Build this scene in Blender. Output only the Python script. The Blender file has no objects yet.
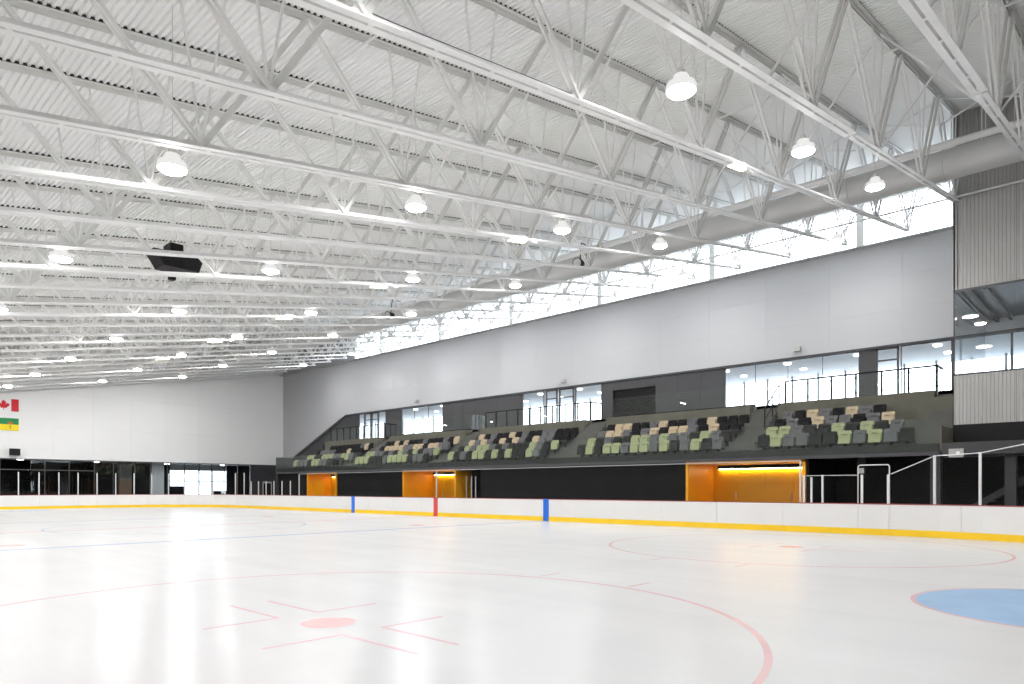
import bpy, math, random
from math import sin, cos, radians, pi, sqrt
from mathutils import Vector, Matrix

S = bpy.context.scene
COL = S.collection
random.seed(7)

# ------------------------------------------------------------------ camera, sky, exposure
YAW = 47.05
CAM_H = 1.49
cam_data = bpy.data.cameras.new('camera')
cam = bpy.data.objects.new('camera', cam_data)
COL.objects.link(cam)
cam.location = (0, 0, CAM_H)
cam.rotation_euler = (pi / 2, 0, -radians(YAW))
cam_data.sensor_fit = 'HORIZONTAL'
cam_data.sensor_width = 36
cam_data.lens = 685.3 / 1024 * 36
cam_data.shift_y = (488.1 - 342) / 1024
cam_data.clip_start = 0.05
cam_data.clip_end = 600
S.camera = cam

world = bpy.data.worlds.new('overcast_sky')
S.world = world
world.use_nodes = True
wn = world.node_tree.nodes
wn['Background'].inputs[0].default_value = (0.86, 0.93, 1.0, 1)
wn['Background'].inputs[1].default_value = 3.4

LAMP_STRENGTH = 180.0
S.view_settings.view_transform = 'Standard'
S.view_settings.look = 'None'
S.view_settings.gamma = 1
S.view_settings.use_curve_mapping = False
S.view_settings.exposure = 1.24
S.cycles.use_denoising = True
S.cycles.diffuse_bounces = 7
S.cycles.max_bounces = 14
S.cycles.transparent_max_bounces = 24
S.cycles.caustics_reflective = False
S.cycles.caustics_refractive = False
S.cycles.sample_clamp_indirect = 12

# ------------------------------------------------------------------ materials
MATS = {}
def mat(name, rgb, rough=0.5, metal=0.0, noise=0.0, scale=4.0, stretch=(1, 1, 1), bump=0.0, spec=0.5, coat=0.0):
    m = bpy.data.materials.new(name)
    m.use_nodes = True
    nt = m.node_tree
    b = nt.nodes['Principled BSDF']
    b.inputs['Base Color'].default_value = (*rgb, 1)
    b.inputs['Roughness'].default_value = rough
    b.inputs['Metallic'].default_value = metal
    b.inputs['Specular IOR Level'].default_value = spec
    b.inputs['Coat Weight'].default_value = coat
    if noise or bump:
        tc = nt.nodes.new('ShaderNodeTexCoord')
        mp = nt.nodes.new('ShaderNodeMapping')
        mp.inputs['Scale'].default_value = stretch
        nz = nt.nodes.new('ShaderNodeTexNoise')
        nz.inputs['Scale'].default_value = scale
        nz.inputs['Detail'].default_value = 6
        nt.links.new(tc.outputs['Object'], mp.inputs[0])
        nt.links.new(mp.outputs[0], nz.inputs[0])
        if noise:
            mr = nt.nodes.new('ShaderNodeMapRange')
            mr.inputs['From Min'].default_value = 0.3
            mr.inputs['From Max'].default_value = 0.7
            mr.inputs['To Min'].default_value = 1 - noise
            mr.inputs['To Max'].default_value = 1 + noise
            mx = nt.nodes.new('ShaderNodeVectorMath')
            mx.operation = 'SCALE'
            mx.inputs[0].default_value = rgb
            nt.links.new(nz.outputs[0], mr.inputs[0])
            nt.links.new(mr.outputs[0], mx.inputs['Scale'])
            nt.links.new(mx.outputs[0], b.inputs['Base Color'])
        if bump:
            bp = nt.nodes.new('ShaderNodeBump')
            bp.inputs['Strength'].default_value = bump
            bp.inputs['Distance'].default_value = 0.02
            nt.links.new(nz.outputs[0], bp.inputs['Height'])
            nt.links.new(bp.outputs[0], b.inputs['Normal'])
    MATS[name] = m
    return m

def emit(name, rgb, strength):
    m = bpy.data.materials.new(name)
    m.use_nodes = True
    nt = m.node_tree
    nt.nodes.clear()
    e = nt.nodes.new('ShaderNodeEmission')
    e.inputs[0].default_value = (*rgb, 1)
    e.inputs[1].default_value = strength
    o = nt.nodes.new('ShaderNodeOutputMaterial')
    nt.links.new(e.outputs[0], o.inputs[0])
    MATS[name] = m
    return m

def glass(name, tint, ior=1.5, dull=0.0, dull_rgb=(0.5, 0.5, 0.5), rough=0.01, gloss=1.0):
    """thin architectural glass: clear, mirror at grazing angles, a little dust"""
    m = bpy.data.materials.new(name)
    m.use_nodes = True
    nt = m.node_tree
    nt.nodes.clear()
    tr = nt.nodes.new('ShaderNodeBsdfTransparent')
    tr.inputs[0].default_value = (*tint, 1)
    df = nt.nodes.new('ShaderNodeBsdfDiffuse')
    df.inputs[0].default_value = (*dull_rgb, 1)
    m1 = nt.nodes.new('ShaderNodeMixShader')
    m1.inputs[0].default_value = dull
    nt.links.new(tr.outputs[0], m1.inputs[1])
    nt.links.new(df.outputs[0], m1.inputs[2])
    gl = nt.nodes.new('ShaderNodeBsdfGlossy')
    gl.inputs['Roughness'].default_value = rough
    f0 = ((ior - 1) / (ior + 1)) ** 2
    lw = nt.nodes.new('ShaderNodeLayerWeight')      # Schlick's curve, the same from both sides of the pane
    lw.inputs[0].default_value = 0.5
    pw = nt.nodes.new('ShaderNodeMath'); pw.operation = 'POWER'; pw.inputs[1].default_value = 5
    ma = nt.nodes.new('ShaderNodeMath'); ma.operation = 'MULTIPLY_ADD'
    ma.inputs[1].default_value = (1 - f0) * gloss; ma.inputs[2].default_value = f0
    nt.links.new(lw.outputs['Facing'], pw.inputs[0]); nt.links.new(pw.outputs[0], ma.inputs[0])
    m2 = nt.nodes.new('ShaderNodeMixShader')
    nt.links.new(ma.outputs[0], m2.inputs[0])
    nt.links.new(m1.outputs[0], m2.inputs[1])
    nt.links.new(gl.outputs[0], m2.inputs[2])
    o = nt.nodes.new('ShaderNodeOutputMaterial')
    nt.links.new(m2.outputs[0], o.inputs[0])
    MATS[name] = m
    return m

STEEL = mat('white_painted_steel', (0.90, 0.90, 0.89), 0.45, noise=0.04, scale=1.5)
STEEL2 = mat('grey_white_steel_tube', (0.78, 0.78, 0.755), 0.45, noise=0.05, scale=1.5)
DECK = mat('white_metal_deck', (0.93, 0.93, 0.925), 0.5, noise=0.02, scale=0.6)
FLUTE_SHADE = mat('painted_flute_shade', (0.05, 0.05, 0.05), 0.9)
WALLW = mat('warm_white_wall_light_raised', (0.80, 0.80, 0.79), 0.55, noise=0.005, scale=0.3)  # end-wall copy, value raised to stand in for missing light
WALLG = mat('cool_white_wall_light_lowered', (0.46, 0.463, 0.475), 0.55, noise=0.005, scale=0.3)  # right-wall copy, cool tint its own, value lowered to offset strong light
WALLSEAM = mat('wall_backing', (0.5, 0.5, 0.51), 0.6)
DARKW = mat('charcoal_wall_panel', (0.04, 0.04, 0.044), 0.45, noise=0.06, scale=0.8)
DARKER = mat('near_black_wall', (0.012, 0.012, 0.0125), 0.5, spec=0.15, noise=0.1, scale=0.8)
BLACK = mat('black_metal', (0.010, 0.010, 0.011), 0.5, spec=0.2)
FRAME = mat('dark_window_frame', (0.05, 0.05, 0.055), 0.4)
CORR = mat('pale_grey_corrugated_steel', (0.43, 0.425, 0.41), 0.45, noise=0.03, scale=1.0)
CONC = mat('olive_grey_concrete', (0.135, 0.132, 0.102), 0.8, noise=0.12, scale=1.6, bump=0.15)
CONC2 = mat('grey_concrete', (0.11, 0.11, 0.10), 0.8, noise=0.12, scale=1.6, bump=0.15)
ORANGE = mat('orange_laminate', (0.86, 0.36, 0.002), 0.4, noise=0.05, scale=0.7)
ORANGE2 = mat('golden_orange_laminate', (0.86, 0.43, 0.002), 0.4, noise=0.05, scale=0.7)
BOARD = mat('white_board_plastic', (0.69, 0.685, 0.677), 0.35, noise=0.02, scale=0.8)
YELLOW = mat('yellow_kick_plate', (0.86, 0.55, 0.01), 0.4, noise=0.05, scale=2)
CAPRED = mat('dark_red_cap_rail', (0.28, 0.05, 0.05), 0.4)
BLUE = mat('blue_line_paint', (0.01, 0.13, 0.62), 0.4)
RED = mat('red_line_paint', (0.60, 0.05, 0.05), 0.4)
ALU = mat('brushed_aluminium', (0.72, 0.72, 0.72), 0.35, metal=0.5, noise=0.04, scale=6)
DUCT = mat('painted_duct', (0.70, 0.70, 0.69), 0.4, metal=0.1, noise=0.03, scale=0.8)
RUBBER = mat('black_rubber_floor', (0.045, 0.045, 0.048), 0.7, noise=0.15, scale=12)
SNOW = mat('snowy_ground', (0.85, 0.87, 0.9), 0.8, noise=0.06, scale=0.4)
LOBFLOOR = mat('lobby_floor', (0.35, 0.35, 0.34), 0.3, noise=0.05, scale=1)
LOBCEIL = mat('lobby_ceiling', (0.42, 0.43, 0.44), 0.7)
WHITEP = mat('white_paint', (0.8, 0.8, 0.8), 0.5)
SEATC = {
    'pale green': mat('pale_green_plastic', (0.36, 0.385, 0.20), 0.4, noise=0.03, scale=8),
    'tan': mat('tan_plastic', (0.50, 0.40, 0.26), 0.4, noise=0.03, scale=8),
    'grey': mat('grey_plastic', (0.10, 0.10, 0.108), 0.38, noise=0.04, scale=8),
    'black': mat('black_plastic', (0.010, 0.010, 0.011), 0.6, noise=0.05, scale=8, spec=0.2),
}
GLASS = glass('window_glass', (0.92, 0.94, 0.95), 1.7)
CLERE = glass('clerestory_glass', (0.96, 0.97, 0.98), 1.3, gloss=0.5)
RGLASS = glass('rink_glass', (0.95, 0.96, 0.96), 1.12, dull=0.002, gloss=0.18)
GGLASS = glass('guard_glass', (0.92, 0.95, 0.93), 1.3, dull=0.012, dull_rgb=(0.6, 0.62, 0.6), gloss=0.4)
DGLASS = glass('smoked_glass', (0.30, 0.31, 0.32), 1.5)
LENS = emit('lamp_lens_glow', (1.0, 0.99, 0.985), LAMP_STRENGTH)
REFLECTOR = emit('glowing_acrylic_reflector', (1.0, 0.99, 0.97), 0.36)
WARMGLOW = emit('warm_strip_glow', (1.0, 0.86, 0.52), 6.0)
ORGLOW = emit('portal_strip_glow', (1.0, 0.80, 0.40), 14.0)
LOBLAMP = emit('lobby_lamp_glow', (1.0, 0.97, 0.9), 6.0)

def ice_material():
    m = bpy.data.materials.new('rink_ice')
    m.use_nodes = True
    nt = m.node_tree
    b = nt.nodes['Principled BSDF']
    tc = nt.nodes.new('ShaderNodeTexCoord')
    def layer(rot, sc, scale, lo, hi, a, c):
        mp = nt.nodes.new('ShaderNodeMapping')
        mp.inputs['Rotation'].default_value = (0, 0, rot)
        mp.inputs['Scale'].default_value = sc
        nz = nt.nodes.new('ShaderNodeTexNoise')
        nz.inputs['Scale'].default_value = scale
        nz.inputs['Detail'].default_value = 7
        nz.inputs['Roughness'].default_value = 0.6
        mr = nt.nodes.new('ShaderNodeMapRange')
        mr.inputs['From Min'].default_value = lo
        mr.inputs['From Max'].default_value = hi
        mr.inputs['To Min'].default_value = a
        mr.inputs['To Max'].default_value = c
        nt.links.new(tc.outputs['Object'], mp.inputs[0])
        nt.links.new(mp.outputs[0], nz.inputs[0])
        nt.links.new(nz.outputs[0], mr.inputs[0])
        return mr.outputs[0]
    a = layer(0.0, (1.0, 0.05, 1), 0.9, 0.35, 0.62, 0.96, 1.0)      # resurfacer passes along the rink
    c = layer(0.35, (0.12, 1.0, 1), 0.6, 0.3, 0.6, 0.97, 1.0)       # cross sweeps
    d = layer(0.9, (1, 1, 1), 0.12, 0.35, 0.65, 0.985, 1.0)
    m1 = nt.nodes.new('ShaderNodeMath'); m1.operation = 'MULTIPLY'
    m2 = nt.nodes.new('ShaderNodeMath'); m2.operation = 'MULTIPLY'
    nt.links.new(a, m1.inputs[0]); nt.links.new(c, m1.inputs[1])
    nt.links.new(m1.outputs[0], m2.inputs[0]); nt.links.new(d, m2.inputs[1])
    v = nt.nodes.new('ShaderNodeVectorMath'); v.operation = 'SCALE'
    v.inputs[0].default_value = (0.50, 0.498, 0.494)
    nt.links.new(m2.outputs[0], v.inputs['Scale'])
    nt.links.new(v.outputs[0], b.inputs['Base Color'])
    r = layer(0.2, (1, 0.15, 1), 1.5, 0.3, 0.7, 0.24, 0.27)
    nt.links.new(r, b.inputs['Roughness'])
    b.inputs['IOR'].default_value = 1.31
    b.inputs['Specular IOR Level'].default_value = 0.26
    MATS['rink_ice'] = m
    return m
ICE = ice_material()
def line_mat(name, rgb):
    return mat(name, rgb, 0.26, noise=0.08, scale=1.2, spec=0.3)
ICERED = line_mat('red_line_under_ice', (0.52, 0.335, 0.335))
ICEREDD = line_mat('red_dot_under_ice', (0.52, 0.27, 0.27))
ICEBLUE = line_mat('blue_line_under_ice', (0.32, 0.36, 0.47))
CREASE = line_mat('crease_blue_under_ice', (0.24, 0.365, 0.53))

# ------------------------------------------------------------------ helpers
class MB:
    def __init__(s):
        s.v, s.f, s.sm = [], [], []
    def add(s, vs, fs, smooth=False):
        o = len(s.v)
        s.v += [tuple(p) for p in vs]
        s.f += [tuple(i + o for i in f) for f in fs]
        s.sm += [smooth] * len(fs)
        return s
    def box(s, x0, x1, y0, y1, z0, z1):
        return s.add([(x0, y0, z0), (x1, y0, z0), (x1, y1, z0), (x0, y1, z0), (x0, y0, z1), (x1, y0, z1), (x1, y1, z1), (x0, y1, z1)],
              [(0, 3, 2, 1), (4, 5, 6, 7), (0, 1, 5, 4), (1, 2, 6, 5), (2, 3, 7, 6), (3, 0, 4, 7)])
    def bar(s, p, q, w, h, up=(0, 0, 1)):
        p, q = Vector(p), Vector(q)
        d = (q - p).normalized()
        u = Vector(up)
        if abs(d.dot(u)) > 0.99: u = Vector((1, 0, 0))
        a = d.cross(u).normalized() * w / 2
        b = a.cross(d).normalized() * h / 2
        vs = [c + x + y for c in (p, q) for x, y in ((-a, -b), (a, -b), (a, b), (-a, b))]
        return s.add(vs, [(0, 3, 2, 1), (4, 5, 6, 7), (0, 1, 5, 4), (1, 2, 6, 5), (2, 3, 7, 6), (3, 0, 4, 7)])
    def tube(s, p, q, r, n=10, r2=None, caps=True):
        p, q = Vector(p), Vector(q)
        d = (q - p).normalized()
        u = Vector((0, 0, 1)) if abs(d.z) < 0.95 else Vector((1, 0, 0))
        a = d.cross(u).normalized(); b = d.cross(a)
        r2 = r if r2 is None else r2
        vs = [c + (a * cos(2 * pi * i / n) + b * sin(2 * pi * i / n)) * rr for c, rr in ((p, r), (q, r2)) for i in range(n)]
        s.add(vs, [(i, (i + 1) % n, n + (i + 1) % n, n + i) for i in range(n)], True)
        if caps:
            s.add(vs[:n], [tuple(range(n))[::-1]]); s.add(vs[n:], [tuple(range(n))])
        return s
    def lathe(s, prof, n=20, c=(0, 0, 0)):
        vs = [(c[0] + r * cos(2 * pi * i / n), c[1] + r * sin(2 * pi * i / n), c[2] + z) for r, z in prof for i in range(n)]
        fs = [(j * n + i, j * n + (i + 1) % n, (j + 1) * n + (i + 1) % n, (j + 1) * n + i) for j in range(len(prof) - 1) for i in range(n)]
        s.add(vs, fs, True)
        s.add([vs[i] for i in range(n)], [tuple(range(n))[::-1]])
        s.add([vs[(len(prof) - 1) * n + i] for i in range(n)], [tuple(range(n))])
        return s
    def prism(s, poly, plane, a, b):
        """polygon in 'xy','yz','xz' extruded along the third axis from a to b"""
        def P(p, t):
            return {'xy': (p[0], p[1], t), 'yz': (t, p[0], p[1]), 'xz': (p[0], t, p[1])}[plane]
        n = len(poly)
        vs = [P(p, a) for p in poly] + [P(p, b) for p in poly]
        return s.add(vs, [tuple(range(n))[::-1], tuple(range(n, 2 * n))] + [(i, (i + 1) % n, n + (i + 1) % n, n + i) for i in range(n)])
    def mesh(s, name, m):
        me = bpy.data.meshes.new(name)
        me.from_pydata(s.v, [], s.f)
        me.materials.append(m)
        me.polygons.foreach_set('use_smooth', s.sm)
        me.validate()
        import bmesh
        bm = bmesh.new(); bm.from_mesh(me)
        bmesh.ops.recalc_face_normals(bm, faces=bm.faces)
        bm.to_mesh(me); bm.free()
        return me
    def build(s, name, m, parent=None, loc=None, rz=None):
        return link(name, s.mesh(name, m), parent, loc, rz)

def link(name, me, parent=None, loc=None, rz=None):
    o = bpy.data.objects.new(name, me)
    COL.objects.link(o)
    if parent: o.parent = parent
    if loc: o.location = loc
    if rz: o.rotation_euler = (0, 0, rz)
    return o
def tag(o, label=None, cat=None, group=None, kind=None):
    if label: o['label'] = label
    if cat: o['category'] = cat
    if group: o['group'] = group
    if kind: o['kind'] = kind
    return o
def thing(name, label, cat, loc=(0, 0, 0), rz=0, group=None):
    o = bpy.data.objects.new(name, None)
    COL.objects.link(o)
    o.empty_display_size = 0.2
    o.location = loc; o.rotation_euler = (0, 0, rz)
    return tag(o, label, cat, group)
def setting(name, loc=(0, 0, 0), label=None, cat=None):
    o = bpy.data.objects.new(name, None)
    COL.objects.link(o); o.location = loc
    return tag(o, label, cat, kind='structure')
def struct(name, mb, m, label=None, cat=None):
    return tag(mb.build(name, m), label, cat, kind='structure')
ORD = ['zeroth', 'first', 'second', 'third', 'fourth', 'fifth', 'sixth', 'seventh', 'eighth', 'ninth', 'tenth', 'eleventh', 'twelfth',
       'thirteenth', 'fourteenth', 'fifteenth', 'sixteenth', 'seventeenth', 'eighteenth', 'nineteenth', 'twentieth', 'twenty-first',
       'twenty-second', 'twenty-third', 'twenty-fourth', 'twenty-fifth', 'twenty-sixth', 'twenty-seventh', 'twenty-eighth', 'twenty-ninth', 'thirtieth']

# ------------------------------------------------------------------ main dimensions
XL, XR = -5.0, 36.6          # building: left wall, right wall plane
YN, YF = -7.0, 67.2          # near wall, far wall
SL = 0.176                   # roof slope
B0 = 6.9                     # bottom chord height at x = 0
DEPTH = 3.25
def zb(x): return B0 + SL * x
def zt(x): return B0 + DEPTH + SL * x
RX0, RX1, RY0, RY1, RR = -2.08, 23.82, -2.8, 58.16, 8.53   # rink
TY0, TP, NT = 2.69, 2.6, 25

# ------------------------------------------------------------------ ground, floor, ice
struct('ground', MB().box(-150, 200, -150, 220, -0.6, -0.45), SNOW, 'snow covered ground outside the building', 'ground')
fl = struct('floor', MB().box(XL, 44, YN, 76, -0.4, -0.03), RUBBER, 'dark rubber walkway floor around the rink boards', 'floor')

def rink_path(off=0.0, seg=1.22):
    """closed outline of the rink, points from the right side's near end, running up the right side"""
    x0, x1, y0, y1, r = RX0 - off, RX1 + off, RY0 - off, RY1 + off, RR + off
    pts = []
    for cx, cy, a0 in ((x1 - r, y1 - r, 0), (x0 + r, y1 - r, 90), (x0 + r, y0 + r, 180), (x1 - r, y0 + r, 270)):
        for k in range(13):
            a = radians(a0 + k * 7.5)
            pts.append((cx + r * cos(a), cy + r * sin(a)))
    return pts
ice = MB()
ice.prism(rink_path(0.02), 'xy', -0.03, 0.0)
ice = struct('ice_floor', ice, ICE, 'white skating ice of the hockey rink', 'ice')

def ring(cx, cy, r0, r1, a0=0, a1=360, n=96, z0=0.0, z1=0.0015):
    m = MB(); vs = []; k = n + 1
    for i in range(k):
        a = radians(a0 + (a1 - a0) * i / n)
        for r in (r0, r1):
            vs.append((cx + r * cos(a), cy + r * sin(a), z1))
    m.add(vs, [(2 * i, 2 * i + 1, 2 * i + 3, 2 * i + 2) for i in range(n)])
    return m
def disc(cx, cy, r, n=40, z=0.0018):
    return MB().add([(cx + r * cos(2 * pi * i / n), cy + r * sin(2 * pi * i / n), z) for i in range(n)], [tuple(range(n))])
def flat(x0, x1, y0, y1, z=0.0015):
    return MB().add([(x0, y0, z), (x1, y0, z), (x1, y1, z), (x0, y1, z)], [(0, 1, 2, 3)])
XC = (RX0 + RX1) / 2
GL = 0.56
YB = (GL + 19.5, GL + 34.75)
YM = GL + 27.13
for y in YB:
    flat(RX0, RX1, y - .15, y + .15).build('blue_line', ICEBLUE, ice)
flat(RX0, RX1, YM - .15, YM + .15).build('centre_line', ICERED, ice)
for gy, sg in ((GL, 1), (2 * YM - GL, -1)):
    w = XC - RX0 - 1.1
    flat(XC - w, XC + w, gy - .025, gy + .025, 0.0012).build('goal_line', ICERED, ice)
    c = ring(XC, gy, 0, 1.8, 0 if sg > 0 else 180, 180 if sg > 0 else 360, 40, z1=0.0014).build('goal_crease', CREASE, ice)
    ring(XC, gy, 1.8, 1.86, 0 if sg > 0 else 180, 180 if sg > 0 else 360, 40, z1=0.0019).build('crease_outline', ICERED, ice)
    for sx in (-1, 1):
        fx, fy = XC + sx * 6.7, gy + sg * 6.1
        ring(fx, fy, 4.53, 4.60).build('faceoff_circle', ICERED, ice)
        disc(fx, fy, .3).build('faceoff_dot', ICEREDD, ice)
        for ax in (-1, 1):
            for ay in (-1, 1):
                bx, by = fx + ax * .25, fy + ay * .65
                h = MB()
                for f in (flat(min(bx, bx + ax * .85), max(bx, bx + ax * .85), by - .025, by + .025), flat(bx - .025, bx + .025, min(by, by + ay * 1.2), max(by, by + ay * 1.2), .0017)):
                    h.add(f.v, f.f)
                h.build('faceoff_mark', ICERED, ice)
        for ay in (-1, 1):
            for ex in (-1, 1):
                x_ = fx + ex * 4.6
                flat(min(x_, x_ + ex * .6), max(x_, x_ + ex * .6), fy + ay * .9 - .025, fy + ay * .9 + .025).build('hash_mark', ICERED, ice)
        disc(XC + sx * 6.7, (YB[0] + 1.52) if sg > 0 else (YB[1] - 1.52), .3).build('faceoff_dot', ICEREDD, ice)
ring(XC, YM, 4.53, 4.6).build('centre_circle', ICEBLUE, ice)
disc(XC, YM, .15).build('centre_dot', ICEBLUE, ice)

# ------------------------------------------------------------------ dasher boards
class Path:
    def __init__(s, off=0.0):
        base = rink_path(off)
        # start on the right side at y = RY0 + RR and run up
        s.p = [Vector((*q, 0)) for q in base]
        s.p = [s.p[-1]] + s.p  # last point is right side near end
        s.l = [0]
        for a, b in zip(s.p, s.p[1:]): s.l.append(s.l[-1] + (b - a).length)
        s.n = len(s.p)
    def at(s, t):
        t %= s.l[-1]
        for i in range(s.n - 1):
            if t <= s.l[i + 1]:
                k = (t - s.l[i]) / max(1e-9, s.l[i + 1] - s.l[i])
                return s.p[i].lerp(s.p[i + 1], k)
    def strip(s, t0, t1, step=1.2):
        """points from t0 to t1 incl. path corners"""
        T = s.l[-1]
        out = [t0]
        for w in (-T, 0, T):
            out += [l + w for l in s.l if t0 + .01 < l + w < t1 - .01]
        return [s.at(t) for t in sorted(out) + [t1]]
PA = Path()
Y_START = RY0 + RR           # path parameter t = y - Y_START along the right side
def wall_strip(t0, t1, o0, o1, z0, z1):
    """a slab following the rink outline between offsets o0 and o1"""
    pts = PA.strip(t0, t1)
    m = MB(); vs = []
    for i, p in enumerate(pts):
        a = pts[max(0, i - 1)]; b = pts[min(len(pts) - 1, i + 1)]
        d = (b - a).normalized(); n = Vector((d.y, -d.x, 0))
        for o, z in ((o0, z0), (o1, z0), (o1, z1), (o0, z1)):
            q = p + n * o
            vs.append((q.x, q.y, z))
    fs = [(0, 1, 2, 3)[::-1], tuple(len(vs) - 4 + k for k in range(4))]
    for i in range(len(pts) - 1):
        for k in range(4):
            fs.append((4 * i + k, 4 * i + (k + 1) % 4, 4 * i + 4 + (k + 1) % 4, 4 * i + 4 + k))
    return m.add(vs, fs)
BH = 1.0
boards = thing('dasher_boards', 'white rink boards with yellow kick plate and dark red cap', 'rink boards', (RX1, 10, 0))
boards.location = (0, 0, 0)
TT = PA.l[-1]
def tY(y): return y - Y_START
cuts = []
seam = [tY(6.0), tY(6.9)]
t = tY(6.9)
while t < TT + tY(6.0) - 1.3:
    cuts.append(t); t += 2.44
cuts += [TT + tY(6.0), TT + tY(6.9)]
for a, b in zip(cuts, cuts[1:]):
    gate = abs(b - a - .9) < .02 and a > TT - 9
    wall_strip(a + .004, b - .004, 0, .10, .2, BH - .03).build('gate' if gate else 'board_panel', BOARD, boards)
    wall_strip(a + .002, b - .002, -.012, .10, 0.0, .2).build('kick_plate', YELLOW, boards)
    wall_strip(a, b, -.01, .13, BH - .03, BH).build('cap_rail', CAPRED, boards)
for y, mt, nm in ((YB[0], BLUE, 'blue_line_stripe'), (YB[1], BLUE, 'blue_line_stripe'), (YM, RED, 'red_line_stripe')):
    wall_strip(tY(y - .16), tY(y + .16), -.02, .0, 0.0, BH).build(nm, mt, boards)

# glass above the boards
def glass_run(name, label, spans, post_h, parent_posts=True, posts=None, post_w=.045, mt=RGLASS, edge=True):
    g = thing(name, label, 'rink glass')
    for (a, b, h0) in spans:
        wall_strip(a + .006, b - .006, .055, .067, BH, h0).build('glass_pane', mt, g)
        if edge: wall_strip(a, b, .05, .072, h0, h0 + .02).build('top_edge', ALU, g)
    for (tp, hh) in (posts or []):
        wall_strip(tp - post_w / 2, tp + post_w / 2, .03, .09, BH, hh).build('post', ALU, g)
    return g
sp, t = [], tY(8.75)
while t < tY(41.4):
    sp.append((t, min(t + 2.44, tY(41.7)), 2.42)); t += 2.44
sp[-1] = (sp[-1][0], tY(41.7), 2.42)
glass_run('rink_glass', 'long clear frameless rink glass along the far side boards under the stands', sp, 2.42, posts=[(tY(8.75), 2.42), (tY(YM), 2.42), (tY(41.7), 2.42)])
sp = [(tY(41.7) + i * 1.13, tY(41.7) + (i + 1) * 1.13, 1.95) for i in range(7)]
glass_run('rink_glass', 'low rink glass with close posts at the far left corner of the stands', sp, 1.95, posts=[(a + .02, 1.98) for a, b, h in sp[1:]], edge=False)
t0 = tY(41.7) + 7.91
n = int((TT / 2 + 25 - t0) / 1.22)
sp = [(t0 + i * 1.22, t0 + (i + 1) * 1.22, 2.6) for i in range(n)]
glass_run('rink_glass', 'tall rink glass with white posts behind the far end of the ice', sp, 2.6, posts=[(a, 2.63) for a, b, h in sp], edge=False, post_w=.06)
# near right: low glass, gate frame, rising corner glass
g = glass_run('rink_glass', 'low rink glass beside the right edge of the wide orange portal', [(tY(6.95), tY(8.0), 1.9), (tY(8.02), tY(8.7), 1.9)], 1.9,
              posts=[(tY(8.62), 1.92), (tY(8.38), 1.86), (tY(8.02), 1.93)], post_w=.06)
g = thing('gate_frame', 'rounded metal frame above the white rink gate', 'gate frame')
f = MB()
fx = RX1 + .06
pts = [(6.92, 1.0), (6.92, 2.16), (6.90, 2.21), (6.85, 2.23), (6.07, 2.23), (6.02, 2.21), (6.0, 2.16), (6.0, 1.0)]
for (a, b), (c, d) in zip(pts, pts[1:]): f.tube((fx, a, b), (fx, c, d), .018, 8)
f.build('frame_tube', ALU, g)
MB().box(fx - .006, fx + .006, 6.06, 6.86, 1.02, 2.2).build('glass_pane', RGLASS, g)
for y in (6.80, 6.03): MB().box(fx - .03, fx + .03, y - .035, y + .035, 1.0, 1.92).build('post', ALU, g)
g = thing('rink_glass', 'rising rink glass around the near corner, right of the gate', 'rink glass')
ends = [(tY(5.96), 1.93), (tY(4.75), 2.46), (tY(3.55), 2.5), (tY(3.55) - 1.3, 2.72), (tY(3.55) - 2.6, 2.8), (tY(3.55) - 3.9, 2.8)]
PA_T = TT
for (a, ha), (b, hb) in zip(ends, ends[1:]):
    pa, pb = PA.at(a) + Vector((.06, 0, 0)), PA.at(b) + Vector((.06, 0, 0))
    d = (pb - pa).normalized(); nn = Vector((-d.y, d.x, 0)) * .006
    m = MB(); vs = []
    for o in (-nn, nn):
        for p, z in ((pa, BH), (pb, BH), (pb, hb), (pa, ha)): vs.append((p.x + o.x, p.y + o.y, z))
    m.add(vs, [(0, 1, 2, 3), (7, 6, 5, 4), (0, 4, 5, 1), (1, 5, 6, 2), (2, 6, 7, 3), (3, 7, 4, 0)]).build('glass_pane', RGLASS, g)
    MB().tube((pa.x, pa.y, ha), (pb.x, pb.y, hb), .014, 8).build('top_edge', ALU, g)
    MB().box(pb.x - .035, pb.x + .035, pb.y - .035, pb.y + .035, BH, hb + .02).build('post', ALU, g)

# ------------------------------------------------------------------ roof deck (ceiling)
ceil = setting('ceiling', label='white ribbed steel roof deck above the trusses', cat='ceiling')
PITCH, RIB = 0.15, 0.055
nsheet, per = 46, 6
x = XL - 0.2
for s_ in range(nsheet):
    if x > XR + .5: break
    m = MB(); prof = []
    for k in range(per):
        a = x + k * PITCH
        prof += [(a, 0), (a + .05, 0), (a + .07, RIB), (a + .13, RIB)]
    prof.append((x + per * PITCH, 0))
    top = [(px_, zt(px_) + .02 + dz) for px_, dz in prof]
    vs = []
    for px_, z in top: vs += [(px_, YN - .3, z), (px_, YF + .4, z)]
    m.add(vs, [(2 * i, 2 * i + 1, 2 * i + 3, 2 * i + 2) for i in range(len(top) - 1)])
    m.build('deck_sheet', DECK, ceil)
    x += per * PITCH
# roof build-up above the deck keeps daylight out
m = MB()
xa, xb = XL - .3, XR + 2.0
m.prism([(xa, zt(xa) + .12), (xb, zt(xb) + .12), (xb, zt(xb) + .5), (xa, zt(xa) + .5)], 'xz', YN - .5, YF + .6)
m.build('roof_board', DECK, ceil)

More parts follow.
